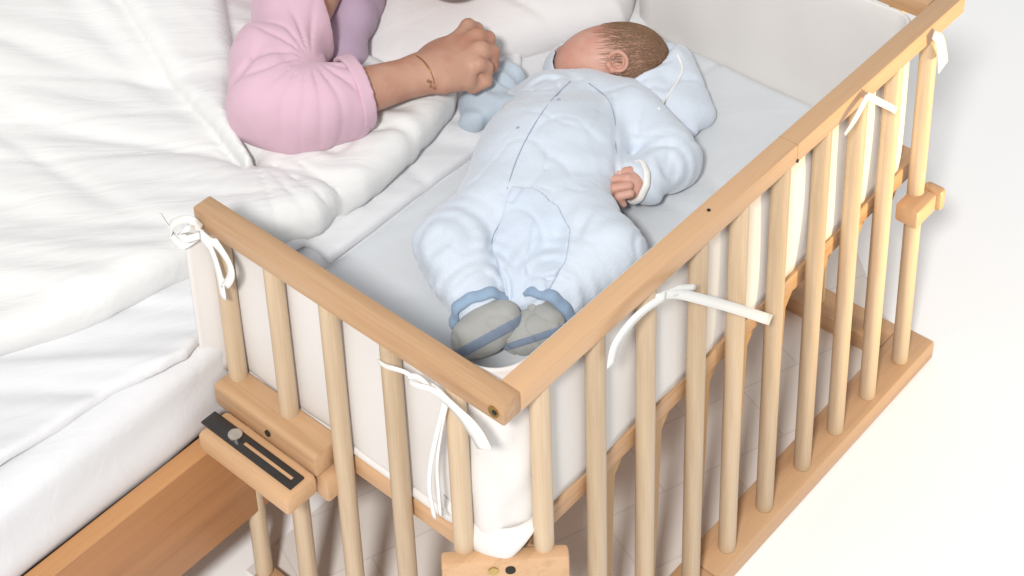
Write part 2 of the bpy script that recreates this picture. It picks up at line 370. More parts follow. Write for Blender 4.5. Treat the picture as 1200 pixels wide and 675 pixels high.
# bed clamp at the open end: upper block round two bars, ledge with black plate, slot and screw
box('clamp_block', (-.016, .274, .336), (.0255, .446, .369), W[1], crib, .004)
led = box('clamp_ledge', (-.064, .272, .316), (-.0165, .424, .344), W[1], crib, .006)
pl_ = box('clamp_plate', (-.0515, .279, .3442), (-.0295, .430, .3472), M_BLACK, crib, .0008)
box('plate_slot', (-.0425, .287, .3474), (-.0385, .366, .3482), W[1], pl_, .0003)
disc('plate_screw', (-.0405, .382, .349), (0, 0, 1), .0085, M_STEEL, pl_, .005)
disc('screw', (-.0165, .352, .354), (-1, 0, 0), .0042, M_DARK, crib)
box('clamp_foot', (-.012, .262, .300), (.024, .286, .3355), W[1], crib, .005)

# ------------------------------------------------------------------ crib mattress
def crib_mattress(p):
    X, Y = grid2(p)
    wav = .003*vnoise(X*9, Y*9, 3)+.002*vnoise(X*22+Y*9, Y*22, 4)-.0022*np.exp(-(vnoise(X*6+Y*5, Y*5-X*4, 5)/.035)**2)
    return slab2(X, Y, p, [(.05,.05),(.835,.05),(.835,.463),(.05,.463)], .386, .019, .012)-wav[:, :, None].astype(np.float32)
mt = sdf('crib_mattress', (.02,.02,.355), (.86,.50,.43), .005, crib_mattress, M_SHEET)
tag(mt, 'flat crib mattress in a smooth pale grey sheet under the baby', 'mattress')

# ------------------------------------------------------------------ bumper: padded cotton strip inside the bars
bump = thing('crib_bumper', (.45, .23, .37), 'cream padded fabric bumper tied inside the crib bars with ribbons', 'crib bumper')
def upath():
    pts = [(-.017, .4590), (-.012, .4575), (-.006, .4558), (0, .4540), (.014, .4525), (.026, .447), (.0315, .436)]
    pts += [(.0325, y) for y in np.arange(.42, .09, -.02)]
    c = (.078, .078); r = .0455
    pts += [(c[0]+r*math.cos(a), c[1]+r*math.sin(a)) for a in np.linspace(math.pi, 1.5*math.pi, 12)]
    pts += [(x, .0325) for x in np.arange(.10, .79, .02)]
    c = (.808, .0605); r = .028
    pts += [(c[0]+r*math.cos(a), c[1]+r*math.sin(a)) for a in np.linspace(1.5*math.pi, 2*math.pi, 8)]
    pts += [(.836, y) for y in np.arange(.08, .462, .02)]
    return np.array(pts)
def sweep_wall(name, path, prof_fn, m, parent):
    T = np.gradient(path, axis=0); T /= np.linalg.norm(T, axis=1)[:, None]; s = np.concatenate([[0], np.cumsum(np.linalg.norm(np.diff(path, axis=0), axis=1))])
    V, F = [], []; n = None
    for i, (q, t) in enumerate(zip(path, T)):
        nrm = np.array([t[1], -t[0]])                 # outward
        pr = prof_fn(s[i]); n = len(pr)
        for o_, z in pr: V.append((q[0]+nrm[0]*-o_, q[1]+nrm[1]*-o_, z))
    for i in range(len(path)-1):
        for k in range(n): F.append((i*n+k, i*n+(k+1) % n, (i+1)*n+(k+1) % n, (i+1)*n+k))
    F.append(tuple(range(n))); F.append(tuple((len(path)-1)*n+k for k in range(n))[::-1])
    o = mesh(name, V, F, m, parent); bm = bmesh.new(); bm.from_mesh(o.data); bmesh.ops.recalc_face_normals(bm, faces=bm.faces); bm.to_mesh(o.data); bm.free(); return o
UP_ = upath()
SU = np.concatenate([[0], np.cumsum(np.linalg.norm(np.diff(UP_, axis=0), axis=1))]); ci = [i for i, q in enumerate(UP_) if q[0] < .0795 and q[1] < .079]; S1, S2, S3 = SU[ci[0]], SU[ci[-1]], 1.22
def zb_at(s): return float(np.interp(s, [0, .06, S1-.04, S2+.02, S3, 9], [.372, .352, .350, .372, .376, .372]))
def zt_at(s): return float(np.interp(s, [0, .05, .42, S2, S3, S3+.1, 9], [.598, .602, .603, .604, .604, .60, .60]))
def bprof(s):
    z0, z1 = zb_at(s), zt_at(s); t = .0048; pts = []
    t *= min(1, .25+s/.03); pk = min(1, .15+s/.03); cw = math.exp(-((s-.5*(S1+S2))/.035)**2); w = .0016*math.sin(s*61)+.0011*math.sin(s*23+1)+.0008*math.sin(s*140)
    for v in np.linspace(0, 1, 14):
        puff = pk*.0035*math.sin(math.pi*v)**.6; pts.append((-(t*.6+puff)+w*math.sin(math.pi*v)+.0012*math.sin(s*40+v*5)+cw*(.0034*math.sin(v*9+s*110)+.0024*math.sin(v*17-s*140))-cw*.005*(1-v), z0+(z1-z0)*v))
    for a in np.linspace(0, math.pi, 5)[1:-1]: pts.append((-(t*.6)*math.cos(a), z1+.003*math.sin(a)))
    for v in np.linspace(1, 0, 14):
        puff = pk*.0035*math.sin(math.pi*v)**.6; pts.append(((t*.6+puff)+w*math.sin(math.pi*v), z0+(z1-z0)*v))
    return pts
sweep_wall('panel', UP_, bprof, M_BUMP, bump)
def hem(s0, s1, dz, r):
    V, F = [], []
    pts = []
    for s in np.linspace(s0, s1, 50):
        q = np.array([np.interp(s, SU, UP_[:, 0]), np.interp(s, SU, UP_[:, 1])]); i = min(np.searchsorted(SU, s), len(UP_)-1); j = max(i-1, 0)
        t = UP_[i]-UP_[j]; t /= np.linalg.norm(t)+1e-9; q = q+np.array([t[1], -t[0]])*.0012
        pts.append((q[0], q[1], zb_at(s)+dz))
    return pts
tube('hem', hem(.045, S1+.03, .0065, 0), .0064, M_BUMP, bump, 10)
# turned-down corner flap below the near corner
cf = []
a0, a1, a2 = np.array([.032, .100, .358]), np.array([.0275, .0385, .330]), np.array([.104, .030, .379])
nu, nv = 17, 9
V, F = [], []
for i in range(nu):
    u = i/(nu-1)
    top = np.array([np.interp(S1-.045+u*.125, SU, UP_[:, 0]), np.interp(S1-.045+u*.125, SU, UP_[:, 1]), .392-.006*math.sin(math.pi*u)])
    outw = np.array([-.7, -.7, 0]); top = top+outw*.010
    k = 1-abs(u-.48)/.52; bot = top+np.array([0, 0, -.008-.050*max(k, 0)**1.25])+outw*(.006+.006*k)
    for j in range(nv):
        w = j/(nv-1); V.append(top*(1-w)+bot*w+outw*.006*math.sin(math.pi*w)*(1+.4*math.sin(u*9)))
for i in range(nu-1):
    for j in range(nv-1): F.append((i*nv+j, (i+1)*nv+j, (i+1)*nv+j+1, i*nv+j+1))
cfo = mesh('corner_flap', V, F, M_BUMP, bump); md = cfo.modifiers.new('thickness', 'SOLIDIFY'); md.thickness = .002; md.offset = 1
# ribbon ties
vz = (0, 0, 1)
def P3(x, y, X=None, Y=None):                          # where a sight line meets a crib side plane
    d = RM @ np.array([(x-PX)/FPX, -(y-PY)/FPX, -1.]); t = (X-CAM[0])/d[0] if X is not None else (Y-CAM[1])/d[1]
    return CAM+t*d
XL, YL = -.004, -.0035
# end of the short rail: bow with two hanging tails
a = lambda x, y, o=0: P3(x, y, X=XL-o)
ribbons('tie', [
    ([a(236,268), a(222,258,.012), a(203,262,.014), a(201,276,.012), a(214,287,.016), a(232,278,.004)], .010, [(.3,0,.9), (.2,.3,.9), (.9,0,.4)]),
    ([a(234,270), a(220,268,.02), a(212,272,.02), a(218,280,.02), a(234,276,.006)], .008, [(.8,.2,.5), (.4,.2,.9)]),
    ([a(232,268), a(246,290,.005), a(256,318,.004), a(262,350,.006)], [.009,.011,.011,.010], [(0,1,0)]),
    ([a(234,268), a(252,284,.004), a(267,306,.006), a(271,322,.006), a(264,334,.004), a(258,322,.003)], [.008,.010,.011,.010,.008], [(0,1,.1)]),
    ([a(200,268,.01), a(193,258,.004), a(188,250,0)], [.005,.004,.003], [(0,1,.5)])], M_TIE, bump)
# fourth bar of the short side: band round the bar, loop, wide flap, thin string
ribbons('tie', [
    ([a(444,424), a(452,429,.004), a(462,432,.008), a(474,436,.004), a(484,442)], .0055, [(0,0,1)]),
    ([a(521,466,.008), a(505,456,.012), a(490,452,.014), a(481,447,.010), a(484,441,.006), a(494,445,.004), a(507,458,.006)], .006, [(.3,.2,.9)]),
    ([a(505,453,.006), a(522,468,.012), a(542,488,.010), a(558,508,.012), a(568,526,.012)], [.010,.013,.019,.026,.024], [(.05,.7,-.7)]),
    ([a(521,470,.004), a(511,510,.006), a(504,545,.006), a(503,575,.006), a(509,607,.004)], .006, [(0,1,0)]),
    ([a(524,470,.004), a(516,508,.003), a(512,545,.003), a(514,580,.003), a(516,604,.002)], .004, [(0,1,0)])], M_TIE, bump)
# middle of the long side: hanging flap, run along the rail, long stiff end
b = lambda x, y, o=0: P3(x, y, Y=YL-o)
ribbons('tie', [
    ([b(716,428,.004), b(722,404,.008), b(738,380,.010), b(758,361,.012), b(780,347,.014)], [.014,.018,.015,.012,.011], [(1,0,0), (.7,0,-.7), (.1,0,-1)]),
    ([b(768,350,.012), b(790,344,.014), b(820,350,.014), b(860,361,.013), b(903,375,.010)], [.010,.011,.0115,.012,.013], [(.1,0,1)]),
    ([b(778,347,.013), b(795,340,.014), b(815,336,.012)], [.010,.012,.006], [(.1,0,1)])], M_TIE, bump)
# further along the long side
ribbons('tie', [
    ([b(1016,112,.004), b(1030,119,.012), b(1044,126,.013), b(1050,130,.010)], [.009,.009,.0085,.008], [(.5,0,.8)]),
    ([b(1016,114,.004), b(1002,140,.008), b(990,158,.006)], [.012,.010,.004], [(.7,0,-.7)])], M_TIE, bump)
# flap that hangs past the far end
ribbons('tie', [([b(1094,40,.002), b(1101,47,.008), b(1104,62,.010), b(1105,79,.008)], [.014,.018,.020,.022], [(1,0,0)])], M_TIE, bump)

# ------------------------------------------------------------------ adult bed
bed = thing('adult_bed', (.1, 1.2, 0), 'adult bed with brown wooden side board standing beside the crib', 'bed')
box('side_board', (-1.3, .4225, .150), (.88, .444, .301), WBED[0], bed, .002)
box('board_cap', (-1.3, .4215, .3015), (.88, .446, .306), WBED[1], bed, .0015)
box('headboard', (.885, .472, .05), (.925, 2.1, .95), M_CREAM, bed, .006)
for x in (-1.2, .8):
    for y in (.47, 1.95): box('bed_leg', (x, y, 0), (x+.06, y+.06, .15), WBED[0], bed, .003)
box('bed_slats', (-1.28, .446, .20), (.88, 2.0, .27), WBED[1], bed, .003)
def bed_mattress(p):
    X, Y = grid2(p)
    d = slab2(X, Y, p, [(-1.25,.447),(.88,.447),(.88,1.98),(-1.25,1.98)], .352, .070, .028)
    u = X*.9-Y*.4; z = p[2]
    side = .010*vnoise(X*2.2+5, Y*2+1, 21)[:, :, None]+.007*vnoise((X[:, :, None]*2.0+z*9).astype(np.float32), (z*26-X[:, :, None]*5).astype(np.float32), 22)
    top = .004*vnoise(u*4, (X*.5+Y)*22, 23)[:, :, None]
    return d-(side+top).astype(np.float32)
bm_ = sdf('bed_mattress', (-.75,.40,.25), (.95,1.5,.45), .007, bed_mattress, M_BED)
tag(bm_, 'thick adult mattress in a white fitted sheet on the wooden bed', 'mattress')
# loose top sheet between mattress and duvet, with a fold that laps over the crib mattress
def pl2(pts, z): return [tuple(P(x, y, z)[:2]) for x, y in pts]
SH1 = pl2([(-250,705),(9,530),(70,490),(130,449),(190,424),(218,408),(246,372),(300,318),(420,235)], .44)+[(.45,.9),(-.7,1.3)]
SH2 = pl2([(352,286),(386,303),(440,262),(505,212),(560,172),(590,138),(612,95)], .42)+[(.75,.62),(.2,.75)]
def top_sheet(p):
    X, Y = grid2(p); u = X*.684-Y*.727; v = X*.727+Y*.684
    w = (-.006*np.exp(-(vnoise(u*3+v*3, v*12, 34)/.05)**2)+.006*vnoise(u*4+2, v*30, 31)+.004*vnoise(u*9, v*60, 32)+.006*vnoise(X*7, Y*7, 33)).astype(np.float32)[:, :, None]
    d1 = slab2(X, Y, p, SH1, .431+.8*w, .0095, .006)
    sl = np.clip((Y-.44)/.1, 0, 1)[:, :, None]
    d2 = slab2(X, Y, p, SH2, .411+.022*sl.astype(np.float32)+.45*w, .0085, .006)
    return smin(d1, d2, .01)
ts = sdf('bed_sheet', (-.75,.36,.38), (.80,1.1,.48), .0045, top_sheet, M_BED)
tag(ts, 'thin rumpled white sheet between the mattress and the duvet', 'bed sheet')

DV = pl2([(-260,520),(-100,447),(9,407),(70,389),(130,367),(230,318),(290,300),(340,278),(378,268),(400,243),(430,232),(475,196),(510,160),(533,130),(537,110),(520,99),(480,104),(440,88)], .45)+[(.46,.74),(.42,1.45),(-.9,1.5)]
D2 = pl2([(95,-40),(120,0),(160,45),(205,92),(250,132),(287,166),(293,160),(272,130),(276,60),(262,-10),(250,-60),(160,-90)], .53)
EL = P(288,166,.51)
def duvet(p):
    X, Y = grid2(p); u = X*.684-Y*.727; v = X*.727+Y*.684
    body = np.exp(-((Y-.99-.25*(.3-X))/.19)**2)*np.clip((.55-X)/.25, 0, 1)
    puff = .010*vnoise(X*4+1, Y*4, 41)
    wr = (.010*vnoise(u*2.6+v*3, v*13, 42)+.006*vnoise(u*5+v*2, v*30+u*3, 43)+.003*vnoise(u*9, v*64, 44))
    wr = wr-.0045*np.exp(-(vnoise(u*3+v*4, v*9+u*1.5, 46)/.08)**2)-.0025*np.exp(-(vnoise(u*5+v*5+7, v*17-u*2, 47)/.06)**2)
    zc = .462+.105*body+puff
    cr = np.zeros_like(X)
    for (x, y, dep, wd) in ((120, 0, .016, .012), (10, 5, .012, .022), (30, 95, .006, .03), (70,-10,.006,.012)):
        q = P(x, y, .5)
        d, t = segdist(X, Y, EL, q); cr -= dep*np.exp(-(d/wd)**2)*(1-.5*t)
        d2, t2 = segdist(X, Y, EL+np.array([.014, .02, 0]), q+np.array([.02, .03, 0])); cr += .5*dep*np.exp(-(d2/(wd*1.4))**2)
    # the end that laps over the crib is drawn up into folds
    g = P(455,180,.48); rr = np.hypot(X-g[0], Y-g[1]); wr = wr-.007*np.exp(-(np.sin(np.arctan2(Y-.60, X-.20)*9+vnoise(X*12, Y*12, 48)*4)/.3)**2)*np.exp(-(rr/.17)**2)
    dz = (zc+wr+cr).astype(np.float32)[:, :, None]
    th = (.034+.006*vnoise(X*6, Y*6, 45)).astype(np.float32)[:, :, None]
    d = slab2(X, Y, p, DV, dz, th, .030)
    e = slab2(X, Y, p, D2, (zc+.026+wr*.8).astype(np.float32)[:, :, None], .030, .024)
    return smin(d, e, .004)
dv = sdf('duvet', (-.72,.40,.40), (.60,1.42,.70), .0048, duvet, M_DUV)
tag(dv, 'thick wrinkled white duvet drawn up under the pink sleeved arm', 'duvet')
PLW = pl2([(380,70),(420,92),(470,104),(530,86),(590,66),(662,47),(700,40),(732,30),(742,8),(750,-20),(770,-70)], .44)+[(.86,1.15),(.60,1.15)]
def pillow(p):
    X, Y = grid2(p); u = X*.684-Y*.727; v = X*.727+Y*.684
    d2 = -poly2d(X, Y, PLW); dome = np.clip(d2/.22, 0, 1)**.6
    wr = .007*vnoise(u*5+v*4, v*16, 51)+.005*vnoise(u*10+v*9, v*30-u*12, 52)
    wr = wr-.006*np.exp(-(vnoise(u*4+v*6, v*8-u*5, 53)/.05)**2)
    half = (.020+.050*dome).astype(np.float32)[:, :, None]
    return slab2(X, Y, p, PLW, (.440+.030*dome+wr).astype(np.float32)[:, :, None], half, .018)
pw = sdf('pillow', (.40,.42,.40), (.96,1.18,.60), .0055, pillow, M_PIL)
tag(pw, 'large soft white pillow behind the clenched hand at the head of the bed', 'pillow')

# ------------------------------------------------------------------ baby
B0 = P(660,180,.405); baby = thing('person', tuple(B0), 'sleeping baby in a pale blue hooded suit lying in the crib', 'baby')
HC = P(727,69,.455); FC = P(690,75,.452)
hd_r, hd_u = RIGHT*.995+AWAY*.10, AWAY*.995-RIGHT*.10
HAIR = P(774,60,.475)
M_BSKIN = skin('baby_skin', (.56,.315,.245), HAIR-B0, (.26,.145,.085), .058)
def head_sdf(p):
    d = ell(p, HC, (hd_r, hd_u, UP), (.066, .049, .050))
    d = smin(d, ell(p, FC, (hd_r, hd_u, UP), (.043, .036, .041)), .03)
    d = smin(d, ell(p, P(671,82,.448), (hd_r, hd_u, UP), (.020, .024, .028)), .02)
    nose = HC-RIGHT*.074+AWAY*.020; d = smin(d, cap(p, nose, nose-RIGHT*.006+UP*.002, .007, .006), .010)
    for s in (-1, 1): d = np.maximum(d, -cap(p, HC-RIGHT*.062+AWAY*.026+UP*.022*s, HC-RIGHT*.060+AWAY*.030+UP*.012*s, .0022))
    return d
RSH, LSH = P(640,119,.451), P(738,130,.451)
LEL, LWR = P(784,186,.442), P(750,212,.448)
RWR = P(566,118,.442)
RHP, RKN, RAN = P(580,250,.455), P(533,290,.460), P(560,358,.440)
LHP, LKN, LAN = P(668,252,.455), P(708,290,.466), P(646,352,.440)
FT = [(P(553,398,.430), P(588,374,.448), .0245, .0225), (P(609,394,.428), P(643,379,.440), .0225, .0205)]
FH = P(741,217,.456)
def baby_hand(p):
    d = ell(p, FH, (RIGHT, AWAY, UP), (.019, .021, .017))
    d = smin(d, cap(p, FH, LWR, .013, .016), .008)
    for k, (x0, y0, x1, y1) in enumerate([(739,200,722,203), (736,209,717,211), (737,218,719,221), (739,227,725,230)]):
        r = (.0058,.0064,.0062,.0054)[k]; a_, b_ = P(x0, y0, .470), P(x1, y1, .466)
        d = smin(d, smin(cap(p, a_, b_, r), cap(p, b_, b_+RIGHT*.006-UP*.013, r*.95, r*.8), .002), .0022)
    d = smin(d, cap(p, P(748,202,.462), P(729,197,.463), .0062, .0052), .002)
    return d
def body(p):
    d = cap(p, P(680,145,.444), P(622,245,.448), .040, .050, 1.4)
    d = smin(d, cap(p, P(704,84,.448), P(690,116,.442), .024, .022), .012)
    for a_, b_, c_, r in ((LSH, LEL, LWR, .024), (RSH, P(600,132,.444), RWR, .022), (RHP, RKN, RAN, .03), (LHP, LKN, LAN, .03)):
        d = smin(d, smin(cap(p, a_, b_, r, r*.85), cap(p, b_, c_, r*.85, r*.65), .01), .015)
    for a_, b_, r0, r1 in FT: d = smin(d, cap(p, a_, b_, r0*.7, r1*.7), .01)
    d = smin(d, head_sdf(p), .012)
    return smin(d, baby_hand(p), .004)
lo, hi = (.10,.10,.395), (.86,.60,.545)
sdf('body', lo, hi, .0022, body, M_BSKIN, baby)
def suit_core(p):
    d = cap(p, P(686,130,.446), P(648,184,.456), .070, .090, 1.62)
    d = smin(d, cap(p, P(648,180,.456), P(618,246,.452), .092, .086, 1.6), .03)
    d = smin(d, smin(cap(p, LSH, LEL, .041, .039), cap(p, LEL, P(757,213,.448), .037, .030), .02), .022)
    d = smin(d, cap(p, RSH, P(607,132,.444), .040, .033), .028)
    leg = smin(cap(p, RHP, RKN, .055, .046, 1.22), cap(p, RKN, RAN, .044, .034, 1.1), .02)
    leg = np.minimum(leg, 9); d = smin(d, leg, .022)
    leg2 = smin(cap(p, LHP, LKN, .057, .046, 1.22), cap(p, LKN, LAN, .044, .034, 1.1), .02)
    d = smin(d, leg2, .022)
    d = smin(d, cap(p, P(670,106,.438), P(737,112,.438), .025, .025), .02)
    return d
def folds(p):
    X, Y, Z = p
    u = X*.684-Y*.727; v = X*.727+Y*.684
    w = vnoise(u*14+v*6, v*34-u*10+Z*10, 61)*.0065+vnoise(u*30+Z*8, v*24, 62)*.003
    for (x, y, z, amp, fr, sg) in ((728,288,.48,.0018,300,.06), (520,290,.48,.0018,280,.07), (775,200,.46,.0018,330,.05), (560,345,.45,.003,420,.05), (650,345,.45,.003,420,.05), (640,110,.48,.003,260,.05)):
        c = P(x, y, z); r = np.sqrt((X-c[0])**2+(Y-c[1])**2+(Z-c[2])**2)
        w = w+amp*np.sin(r*fr+vnoise(X*25+3, Y*25, 63)*3)*np.exp(-(r/sg)**2)*np.clip(r/.02, 0, 1)
    w = w-.0034*np.exp(-(vnoise(u*12+v*7, v*16-u*9+Z*6, 64)/.06)**2)*(.5+1.2*vnoise(X*9, Y*9, 69))-.0018*np.exp(-(vnoise(u*20-v*9+3, v*24+u*8, 65)/.05)**2)
    # side seam and front placket
    for (a_, b_) in (((655,95), (640,200)), ((640,200), (600,240)), ((720,105), (722,180)), ((722,180), (735,240))):
        dd, t = segdist(X, Y, P(*a_, .5), P(*b_, .5)); w = w-.0028*np.exp(-(dd/.0035)**2)
    return w.astype(np.float32)
def suit(p):
    d = suit_core(p)-folds(p)
    d = np.maximum(d, -(head_sdf(p)-.004)); d = np.maximum(d, .404-p[2])
    return d
sdf('bodysuit', lo, hi, .003, suit, M_SUIT, baby)
FLAP = pl2([(601,233),(630,238),(655,252),(668,275),(664,300),(648,318),(638,331),(594,330),(584,300),(576,283),(588,258)], .49)
def flap(p):
    X, Y = grid2(p); d2 = poly2d(X, Y, FLAP).astype(np.float32)[:, :, None]
    c = smin(suit_core(p), cap(p, P(615,250,.475), P(617,325,.455), .030, .022, 1.0), .03)
    return np.maximum(np.maximum(c-.0045-.9*folds(p), d2), .42-p[2])
sdf('suit_flap', (.15,.10,.41), (.50,.42,.54), .0017, flap, M_SUITB, baby)
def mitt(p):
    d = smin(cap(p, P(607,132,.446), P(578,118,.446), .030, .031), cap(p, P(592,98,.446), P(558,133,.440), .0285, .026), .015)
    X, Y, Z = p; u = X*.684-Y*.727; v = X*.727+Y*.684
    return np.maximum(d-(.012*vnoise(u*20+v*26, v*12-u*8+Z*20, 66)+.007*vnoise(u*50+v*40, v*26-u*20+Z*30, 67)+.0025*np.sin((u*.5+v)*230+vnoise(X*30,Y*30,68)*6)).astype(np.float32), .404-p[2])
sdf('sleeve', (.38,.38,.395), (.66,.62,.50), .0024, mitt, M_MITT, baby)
# cuff round the visible hand
def ring_vf(c, ax, r, rr, sq=1., n=40, m=10, jit=0., off=0):
    ax = np.array(ax, float); ax /= np.linalg.norm(ax); e1 = np.cross(ax, UP); e1 /= np.linalg.norm(e1); e2 = np.cross(ax, e1); V, F = [], []
    for i in range(n):
        a_ = 2*math.pi*i/n; q = r*(1+jit*math.sin(a_*9)+jit*math.sin(a_*5+1)); rad = math.cos(a_)*e1+sq*math.sin(a_)*e2
        for j in range(m):
            w_ = 2*math.pi*j/m; V.append(np.array(c)+rad*q+rr*(math.cos(w_)*rad+1.8*math.sin(w_)*ax))
    for i in range(n):
        for j in range(m): F.append((off+i*m+j, off+((i+1) % n)*m+j, off+((i+1) % n)*m+(j+1) % m, off+i*m+(j+1) % m))
    return V, F
mesh('cuff', *ring_vf(P(745,213,.458), -RIGHT*.8+UP*.45-AWAY*.15, *(.0265, .0027, .95), jit=.02), M_TIE, baby)
# feet in socks, soles towards the near corner
for k, (a_, b_, r0, r1) in enumerate(FT):
    ax = b_-a_; ax /= np.linalg.norm(ax)
    def sock(p, a_=a_, b_=b_, r0=r0, r1=r1, k=k):
        an = RAN if k == 0 else LAN
        d = smin(cap(p, a_, b_, r0, r1), cap(p, (a_+b_)/2, an, r1, .022), .012)
        d = d-.0045*vnoise(p[0]*45, p[1]*45+p[2]*40, 70+k)+.0022*np.exp(-(vnoise(p[0]*38+p[2]*20, p[1]*38-p[2]*20, 75+k)/.06)**2).astype(np.float32)
        return np.maximum(d, .404-p[2])
    lo_ = np.minimum(a_, b_)-.06; hi_ = np.maximum(a_, b_)+.07
    so = sdf('sock', lo_, hi_, .002, sock, M_SOLE, baby)
    def stripe(p, a_=a_, b_=b_, r0=r0, r1=r1, sock=sock):
        d = sock(p)-.0011; ax = (b_-a_)/np.linalg.norm(b_-a_); vw = CAM-a_; vw = vw/np.linalg.norm(vw); pe = np.cross(ax, vw); pe = pe/np.linalg.norm(pe); pe = pe*np.sign(pe@RIGHT)
        side = (p[0]-a_[0])*pe[0]+(p[1]-a_[1])*pe[1]+(p[2]-a_[2])*pe[2]; al = (p[0]-a_[0])*ax[0]+(p[1]-a_[1])*ax[1]+(p[2]-a_[2])*ax[2]
        q = np.abs(side-.009-.1*(al-.02))-(.0058 if r0 > .024 else .0042)
        return np.maximum(np.maximum(d, q), .404-p[2])
    sdf('sock_stripe', lo_, hi_, .0018, stripe, M_STRIPE, so)
    cu = [(P(549,376,.436), P(560,362,.446)), (P(648,368,.436), P(636,356,.446))][k]
    an = (RAN if k == 0 else LAN); m_ = ((a_+b_)/2)
    mesh('ankle_cuff', *ring_vf(an*.66+m_*.34, an-m_+UP*.004, .0335, .0046, 1., 60, 8, .045), M_BLUE, baby)
# seams and snaps
def seam(pts, z): return spline([P(x, y, z_) for (x, y), z_ in zip(pts, z)], 6)
# hood: collar round the jaw and the loose hood lying behind the head
def surf(fn, x, y, z1=.56, z0=.405, off=0.):           # first point of a soft body under a photo pixel
    d = RM @ np.array([(x-PX)/FPX, -(y-PY)/FPX, -1.]); z = np.linspace(z1, z0, 400); t = (z-CAM[2])/d[2]
    q = CAM+t[:, None]*d; v = fn((q[:, 0], q[:, 1], q[:, 2])); i = int(np.argmax(v < off)) if (v < off).any() else 399
    return q[i]
HP = P(722,91,.485)
def hood(p):
    sh = np.abs(head_sdf(p)-.0075)-.0035
    x = (p[0]-HP[0])*RIGHT[0]+(p[1]-HP[1])*RIGHT[1]; y = (p[0]-HP[0])*AWAY[0]+(p[1]-HP[1])*AWAY[1]+(p[2]-HP[2])*.45
    line = np.where(x > 0, .52*x, .16*-x)                # the opening runs under the ear and climbs behind the head
    sh = np.maximum(sh, y-line)
    loose = smin(cap(p, P(788,76,.434), P(822,134,.420), .028, .019, 1.0), cap(p, P(765,116,.434), P(803,154,.419), .034, .018, 1.1), .03); loose = smin(loose, cap(p, P(775,92,.438), P(798,128,.430), .030, .026, 1.2), .02)
    loose = smin(loose, cap(p, P(756,92,.446), P(791,64,.462), .018, .006), .015)
    loose = loose-0
    u = p[0]*.684-p[1]*.727; v = p[0]*.727+p[1]*.684
    loose = loose-(.008*vnoise(u*22+v*5, v*18+p[2]*8, 81)-.005*np.exp(-(vnoise(u*14-v*9, v*12+u*6, 82)/.05)**2)).astype(np.float32)
    rim = np.maximum(ell(p, HC-UP*.016-RIGHT*.002+AWAY*.006, (hd_r, hd_u, UP), (.077, .063, .046)), p[2]-.466)
    rim = np.maximum(smin(rim, ell(p, FC-UP*.016-RIGHT*.004+AWAY*.004, (hd_r, hd_u, UP), (.060, .058, .040)), .01), p[2]-.464)
    d = smin(smin(sh, loose, .010), rim, .006)
    d = np.maximum(d, -(head_sdf(p)-.002)); return np.maximum(d, .404-p[2])
sdf('hood', (.52,.14,.395), (.90,.60,.545), .0024, hood, M_SUIT, baby)
both = lambda p: np.minimum(np.minimum(suit(p), hood(p)), head_sdf(p))
def on(pts, k=6, off=.0004, fn=None):
    q = spline([(x, y, 0) for x, y in pts], k); w_ = np.array([surf(fn or both, x, y)+UP*off for x, y, _ in q])
    for _ in range(2): w_[1:-1] = (w_[:-2]+2*w_[1:-1]+w_[2:])/4
    return w_
tube('hood_edge', on([(793,62),(800,82),(787,106),(772,128)]), .0016, M_TIE, baby, 8)
sm = [tube_vf(on(q), .0008, 5) for q in ([(690,98),(712,116),(721,142),(722,178),(735,235)], [(668,96),(646,118),(624,150),(606,186),(594,222)], [(600,233),(588,258),(576,283),(584,305),(594,329)], [(594,330),(618,328),(638,331)])]
V, F = [], []
for v, f in sm: F += [tuple(i+len(V) for i in q) for q in f]; V += v
mesh('seam', V, F, M_SEAM, baby)
for x, y in ((655,117), (607,150)):          # snaps of the placket
    bm = bmesh.new(); bmesh.ops.create_uvsphere(bm, u_segments=12, v_segments=8, radius=.0024)
    for vv in bm.verts: vv.co.z *= .5
    bmesh.ops.translate(bm, vec=Vector(surf(both, x, y)+UP*.0004), verts=bm.verts); from_bm('snap', bm, M_SEAM, baby)
# ear
EC = surf(head_sdf, 722, 75)+UP*.0015
en = UP*.80-AWAY*.55+RIGHT*.1; en /= np.linalg.norm(en); er = RIGHT*.97+AWAY*.24; er = er-en*np.dot(er, en); er /= np.linalg.norm(er); eu = np.cross(en, er)
def ear(p):
    q = [p[i]-np.float32(EC[i]) for i in range(3)]
    x = q[0]*er[0]+q[1]*er[1]+q[2]*er[2]; y = q[0]*eu[0]+q[1]*eu[1]+q[2]*eu[2]; z = q[0]*en[0]+q[1]*en[1]+q[2]*en[2]
    ang = np.arctan2(y, x-.002)
    r1 = np.sqrt(((np.hypot((x-.002)/.0120, (y-.001)/.0135)-1)*.0125)**2+(z-.0035-.0015*np.cos(ang))**2)-(.0024+.0005*np.cos(ang))
    r1 = np.where((ang > 2.5) | (ang < -2.6), r1+.003, r1)
    r2 = np.sqrt(((np.hypot((x-.0030)/.0072, (y-.0015)/.0090)-1)*.0078)**2+(z-.0015)**2)-.0017
    r2 = np.where(np.abs(ang) > 2.2, r2+.002, r2)
    lobe = np.sqrt((x+.0080)**2+(y+.0085)**2+(z-.001)**2)-.0048
    trag = np.sqrt(((x+.0105)*.8)**2+(y*.7)**2+(z-.0005)**2)-.0036
    base_ = np.sqrt(x**2+(y*.9)**2+((z+.006)*1.9)**2)-.0125
    dip = np.sqrt((x+.0035)**2+(y+.001)**2+(z-.003)**2)-.0042
    d = smin(smin(smin(r1, r2, .002), smin(lobe, trag, .004), .003), base_, .004)
    return np.maximum(d, -dip)
sdf('ear', EC-.024, EC+.024, .0009, ear, skin('ear_skin', (.55,.295,.225)), baby)
